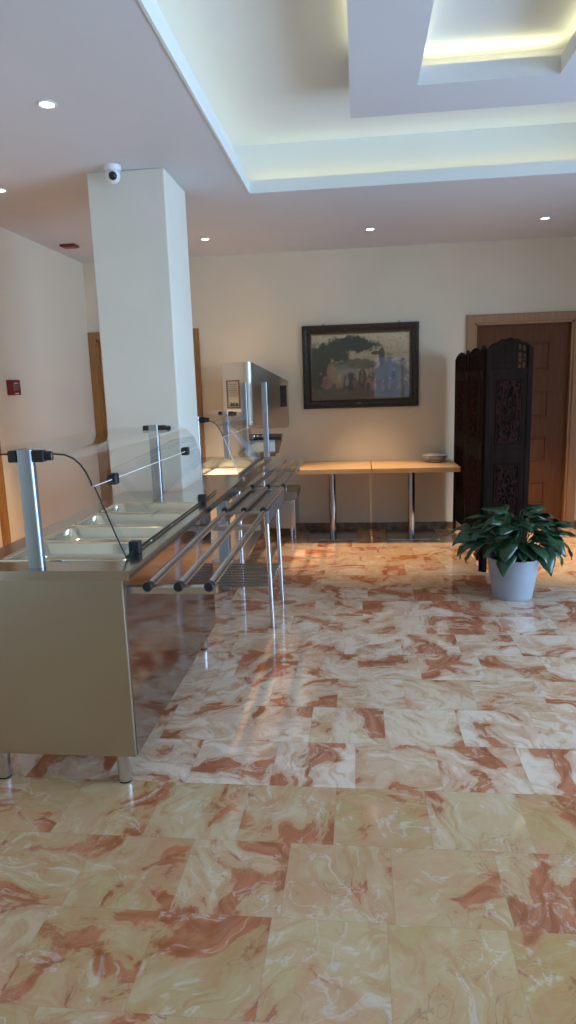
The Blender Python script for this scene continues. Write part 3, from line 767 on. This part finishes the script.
for x in (pw0 + 0.22, pw1 - 0.2):
    bm = B(); box(bm, x - 0.01, x + 0.01, YB - 0.02, YB - 0.004, pz1 - 0.004, pz1 + 0.018, 0.003); obj('hanger', bm, M['dark_steel'], pc)

# ------------------------------------------------------------------ carved folding screen
fs = thing('folding_screen', 'dark carved wooden folding screen standing in front of the door', 'folding screen', (1.05, 5.6, 0))
def screen_panel(a, b, H=1.768, amp=0.035):
    a = Vector((*a, 0)); b = Vector((*b, 0)); w = (b - a).length; d = (b - a).normalized()
    nrm = Vector((d.y, -d.x, 0))                      # towards the camera side
    mat = Matrix(((d.x, -nrm.x, 0, a.x), (d.y, -nrm.y, 0, a.y), (0, 0, 1, 0), (0, 0, 0, 1)))
    def put(bm): bmesh.ops.transform(bm, matrix=mat, verts=bm.verts); return bm
    bm = B(); th = 0.013
    s = 0.042
    box(bm, 0.002, s, -th, th, 0, H, 0.004); box(bm, w - s, w - 0.002, -th, th, 0, H, 0.004)
    for z0, z1 in ((0.13, 0.19), (0.36, 0.40), (0.93, 1.01), (1.585, 1.635)): box(bm, s, w - s, -th * 0.9, th * 0.9, z0, z1, 0.003)
    for z0, z1 in ((0.40, 0.93), (1.01, 1.585)):       # inner mouldings
        i = s + 0.035
        box(bm, s, i, -0.008, 0.008, z0, z1); box(bm, w - i, w - s, -0.008, 0.008, z0, z1)
        box(bm, i, w - i, -0.008, 0.008, z0, z0 + 0.035); box(bm, i, w - i, -0.008, 0.008, z1 - 0.035, z1)
    pf = obj('panel_frame', put(bm), M['ebony'], fs)
    bm = B(); i = s + 0.033
    for z0, z1 in ((0.435, 0.897), (1.045, 1.552)): box(bm, i, w - i, -0.003, 0.003, z0, z1)
    box(bm, s, w - s, -0.004, 0.004, 0.19, 0.36)
    obj('backing', put(bm), M['ebony_dark'], pf)
    rnd = random.Random(3)
    bm = B()                                          # relief carving: stems, curls and leaves
    for z0, z1 in ((0.45, 0.88), (1.06, 1.54)):
        x0, x1 = i + 0.012, w - i - 0.012; xm = (x0 + x1) / 2
        for xe in (x0, x1): tube(bm, [(xe, -0.006, z0), (xe, -0.006, z1)], 0.0045, 6)
        for ze in (z0, z1): tube(bm, [(x0, -0.006, ze), (x1, -0.006, ze)], 0.0045, 6)
        for vine, (xc, am, ph, nk) in enumerate(((xm, 0.026, 0.0, 11), (x0 + 0.035, 0.012, 1.5, 13), (x1 - 0.035, 0.012, 4.0, 13))):
            f = lambda t: xc + am * math.sin(7 * t + ph)
            tube(bm, [(f(k / 16), -0.007, z0 + (z1 - z0) * k / 16) for k in range(17)], 0.0055, 6)
            for k in range(nk):
                t = (k + 0.5) / nk; sx = 1 if k % 2 else -1
                px = f(t); pz = z0 + (z1 - z0) * t; R = 0.030 if vine == 0 else 0.017
                pts = []
                for q in range(12):
                    an = 0.17 + q * 0.5; rr = R * (1 - q / 15)
                    pts.append((min(max(px + sx * (R + rr * math.sin(an) * 0.9 - R * 0.15), x0), x1), -0.008, pz + rr * math.cos(an)))
                tube(bm, pts, [0.0055 - 0.0003 * q for q in range(12)], 6)
                for q in range(4):
                    lx = min(max(px + sx * rnd.uniform(0.1, 1.5) * R, x0 + 0.012), x1 - 0.012); lz = min(max(pz + rnd.uniform(-0.03, 0.03), z0 + 0.012), z1 - 0.012); an = rnd.uniform(0, PI)
                    ring_ = [bm.verts.new((lx + math.cos(an) * c * 0.018 - math.sin(an) * s_ * 0.008, -0.006, lz + math.sin(an) * c * 0.018 + math.cos(an) * s_ * 0.008)) for c, s_ in ((1, 0), (0.4, 1), (-0.4, 1), (-1, 0), (-0.4, -1), (0.4, -1))]
                    top_ = bm.verts.new((lx, -0.014, lz))
                    for u in range(6): bm.faces.new((ring_[u], ring_[(u + 1) % 6], top_))
    obj('carving', put(bm), M['carved'], pf, True)
    bm = B()                                          # pierced arched crest
    zc0 = 1.635
    def top(x):
        t = x / w
        base = H - 0.01 if (t < 0.08 or t > 0.92) else H + 0.012 + amp * max(0, math.sin(PI * (t - 0.08) / 0.84)) ** 1.2 + (0.012 * abs(math.sin(PI * 5 * (t - 0.08) / 0.84)))
        return base
    N = 30
    for ta, tb in ((0.0, 0.70), (0.87, 1.0)):
        xs_ = [s * 0.4 + (w - s * 0.8) * (ta + (tb - ta) * k / 12) for k in range(13)]
        prism(bm, [(x, zc0 - 0.01) for x in (xs_[0], xs_[-1])] + [(x, top(x) - 0.012) for x in xs_[::-1]], 'y', -0.004, 0.004)
    tube(bm, [(s * 0.5 + (w - s) * k / N, 0, top(s * 0.5 + (w - s) * k / N) - 0.012) for k in range(N + 1)], 0.014, 8)
    for k in range(9):
        x = s + (w - 2 * s) * (k + 0.5) / 9; zt = top(x) - 0.02
        tube(bm, [(x, 0, zc0), (x + 0.012 * math.sin(k), 0, (zc0 + zt) / 2), (x, 0, zt)], 0.006, 6)
    for k in range(7):
        x = s + (w - 2 * s) * (k + 0.5) / 7; r = 0.020 + 0.008 * math.sin(PI * (k + .5) / 7); z = zc0 + (top(x) - zc0) * 0.5
        tube(bm, [(x + r * math.cos(q * 0.6) * (1 - q * 0.03), 0, z + r * 1.4 * math.sin(q * 0.6) * (1 - q * 0.03)) for q in range(16)], 0.006, 6)
    for k in range(5):
        x = s + (w - 2 * s) * (k + 0.5) / 5
        tube(bm, [(x - 0.03, 0, zc0 + 0.03), (x, 0, zc0 + 0.055), (x + 0.03, 0, zc0 + 0.03)], 0.007, 6)
    obj('crest', put(bm), M['ebony'], pf, True)
screen_panel((0.990, 5.378), (1.345, 5.372), 1.79, 0.052)
screen_panel((1.030, 5.780), (0.984, 5.390))
screen_panel((0.990, 6.175), (1.034, 5.788))
screen_panel((1.034, 6.570), (0.990, 6.183))
screen_panel((0.990, 6.965), (1.034, 6.578))

# ------------------------------------------------------------------ potted plant
PXc, PYc = 1.098, 4.745
pl = thing('potted_plant', 'leafy dark green houseplant in a white round pot on the floor', 'plant', (PXc, PYc, 0))
bm = B(); prof = [(0, 0.0), (0.132, 0.0), (0.138, 0.008)]
for k in range(1, 16): prof.append((0.138 + 0.042 * k / 16 + (0.0012 if k % 2 else -0.0006), 0.008 + 0.27 * k / 16))
prof += [(0.183, 0.282), (0.186, 0.298), (0.182, 0.302), (0.172, 0.298), (0.166, 0.24), (0, 0.235)]
lathe(bm, prof, (PXc, PYc, 0), 48); obj('pot', bm, M['pot'], pl, True)
bm = B(); lathe(bm, [(0, 0.270), (0.10, 0.272), (0.169, 0.262), (0.166, 0.245)], (PXc, PYc, 0), 32); obj('soil', bm, M['soil'], pl, True)
rnd = random.Random(21)
fol = B(); stm = B()
def add_leaf(base, tip_dir, reach, height, Ln, Wd, droop):
    # petiole from the pot up and out, then a broad drooping blade
    a = Vector((math.cos(tip_dir), math.sin(tip_dir), 0))
    p0 = Vector(base); p2 = Vector((PXc, PYc, 0)) + a * reach + Vector((0, 0, height)); p1 = (p0 + p2) / 2 + Vector((0, 0, 0.09))
    pts = [p0 * (1 - t) ** 2 + p1 * 2 * t * (1 - t) + p2 * t * t for t in [k / 6 for k in range(7)]]
    tube(stm, pts, 0.0035, 5)
    d = (pts[-1] - pts[-2]).normalized()
    side = Vector((-a.y, a.x, 0)); roll = rnd.uniform(-0.6, 0.6)
    side = (side * math.cos(roll) + Vector((0, 0, 1)) * math.sin(roll)).normalized()
    n = 9; rows = []
    pos = p2.copy(); pitch = math.asin(max(-1, min(1, d.z))); pitch = min(pitch, 0.5)
    for k in range(n + 1):
        t = k / n
        w = Wd * (math.sin(PI * min(1, t ** 0.72)) ** 0.85) * (1 - 0.12 * t) if 0 < k < n else 0.001
        dirv = a * math.cos(pitch) + Vector((0, 0, 1)) * math.sin(pitch)
        nr = side.cross(dirv).normalized()
        fold = 0.22 * w; wave = 0.006 * math.sin(k * 1.7 + roll * 9)
        row = []
        for u in (-1, -0.5, 0, 0.5, 1):
            row.append(fol.verts.new(pos + side * (w * u) - nr * (-abs(u) * fold + wave * u) ))
        rows.append(row)
        pos = pos + dirv * (Ln / n); pitch -= droop / n
    for r0, r1 in zip(rows, rows[1:]):
        for u in range(4): fol.faces.new((r0[u], r0[u + 1], r1[u + 1], r1[u]))
ga = 2.399963
for k in range(66):
    t = (k + 0.5) / 66; an = k * ga + rnd.uniform(-0.2, 0.2)
    reach = 0.04 + 0.21 * t ** 0.8 + rnd.uniform(-0.03, 0.03)
    height = 0.59 - 0.21 * t + rnd.uniform(-0.05, 0.06)
    Ln = rnd.uniform(0.17, 0.26); Wd = Ln * rnd.uniform(0.27, 0.34)
    rr = 0.11 * math.sqrt(t)
    add_leaf((PXc + rr * math.cos(an), PYc + rr * math.sin(an), 0.268), an, reach, height, Ln, Wd, rnd.uniform(0.9, 2.0))
for an, hh in ((PI + 0.15, 0.44), (PI - 0.35, 0.46), (0.1, 0.48), (-0.35, 0.46), (PI + 0.5, 0.40), (-1.3, 0.42), (-1.9, 0.43)):
    add_leaf((PXc + 0.08 * math.cos(an), PYc + 0.08 * math.sin(an), 0.268), an, 0.25, hh + 0.03, 0.23, 0.068, 1.5)
for an, rch, hh, dr in ((PI + 0.3, 0.05, 0.62, 0.7), (0.6, 0.06, 0.62, 1.2), (-0.2, 0.10, 0.60, 1.6)):
    add_leaf((PXc, PYc, 0.268), an, rch, hh, 0.22, 0.055, dr)
lo_ = obj('foliage', fol, M['leaf'], pl, True)
sm = lo_.modifiers.new('thickness', 'SOLIDIFY'); sm.thickness = 0.0012
obj('stems', stm, M['stem'], pl, True)

# ------------------------------------------------------------------ ceiling fittings and wall items
dl_lab = ['recessed downlight above the near counter, closest to the camera', 'recessed downlight at the left edge, left of the column',
          'recessed downlight just right of the column, above the steel hood', 'recessed downlight above the framed painting', 'recessed downlight above the wooden door']
for (x, y), lab in zip(((-1.455, 3.304), (-2.37, 4.513), (-1.377, 6.278), (0.12, 6.254), (1.608, 6.216)), dl_lab):
    t = thing('downlight', lab, 'ceiling light', (x, y, ZC), 'recessed ceiling downlights')
    bm = B(); lathe(bm, [(0.048, 0.0), (0.048, -0.004), (0.040, -0.007), (0.033, -0.004), (0.033, 0.0)], (x, y, ZC), 28); obj('trim_ring', bm, M['white'], t, True)
    bm = B(); lathe(bm, [(0, -0.002), (0.028, -0.002), (0.033, -0.0005), (0.033, 0.0), (0, 0.0)], (x, y, ZC), 24); obj('lamp', bm, M['lamp'], t, True)
    l = bpy.data.lights.new('downlight_beam', 'SPOT'); l.energy = P_DOWN * (0.35 if abs(x + 1.455) < 0.01 else 0.65 if abs(x - 0.12) < 0.01 else 1.0); l.color = DOWN; l.spot_size = math.radians(54); l.spot_blend = 0.9; l.shadow_soft_size = 0.03
    o = bpy.data.objects.new('downlight_beam', l); o.location = (x, y, ZC - 0.045); COL.objects.link(o)

sc = thing('security_camera', 'white dome security camera on the ceiling in front of the column', 'security camera', (-1.475, 4.215, ZC))
cc = (-1.475, 4.205, ZC)
bm = B(); lathe(bm, [(0, 0.0), (0.052, 0.0), (0.052, -0.022), (0.046, -0.030), (0, -0.030)], cc, 28); obj('base', bm, M['white'], sc, True)
bm = B(); bmesh.ops.create_uvsphere(bm, u_segments=24, v_segments=16, radius=0.046, matrix=Matrix.Translation((cc[0], cc[1], ZC - 0.055))); obj('ball', bm, M['white'], sc, True)
dv = (Vector((0, 0, 1.54)) - Vector((cc[0], cc[1], ZC - 0.055))).normalized()
bm = B(); bmesh.ops.create_uvsphere(bm, u_segments=20, v_segments=12, radius=0.0265, matrix=Matrix.Translation(Vector((cc[0], cc[1], ZC - 0.055)) + dv * 0.030)); obj('lens', bm, M['black'], sc, True)

al = thing('ceiling_sounder', 'small dark red alarm sounder on the ceiling left of the column', 'alarm', (-2.64, 6.2, ZC))
obj('housing', box(B(), -2.715, -2.565, 6.15, 6.26, ZC - 0.020, ZC, 0.006), M['red'], al)
obj('base', box(B(), -2.70, -2.58, 6.16, 6.25, ZC - 0.026, ZC - 0.019, 0.003), M['red'], al)
cp = thing('fire_call_point', 'red fire alarm call point on the left wall', 'fire alarm', (XL, 5.33, 1.55))
obj('housing', box(B(), XL, XL + 0.045, 5.255, 5.405, 1.55, 1.675, 0.006), M['red'], cp)
obj('glass', box(B(), XL + 0.044, XL + 0.049, 5.29, 5.37, 1.585, 1.635, 0.003), M['dark_steel'], cp)
obj('label_strip', box(B(), XL + 0.044, XL + 0.048, 5.30, 5.36, 1.558, 1.568), M['white'], cp)
obj('label_strip', box(B(), XL + 0.044, XL + 0.048, 5.30, 5.36, 1.642, 1.650), M['white'], cp)
sw = thing('switch_plate', 'pale double switch plate on the back wall behind the glass guard', 'switch', (-1.52, YB, 1.28))
obj('plate', box(B(), -1.58, -1.45, YB - 0.010, YB, 1.25, 1.33, 0.003), M['rod'], sw)
for x in (-1.55, -1.49): obj('rocker', box(B(), x - 0.022, x + 0.022, YB - 0.014, YB - 0.009, 1.262, 1.318, 0.002), M['white'], sw)
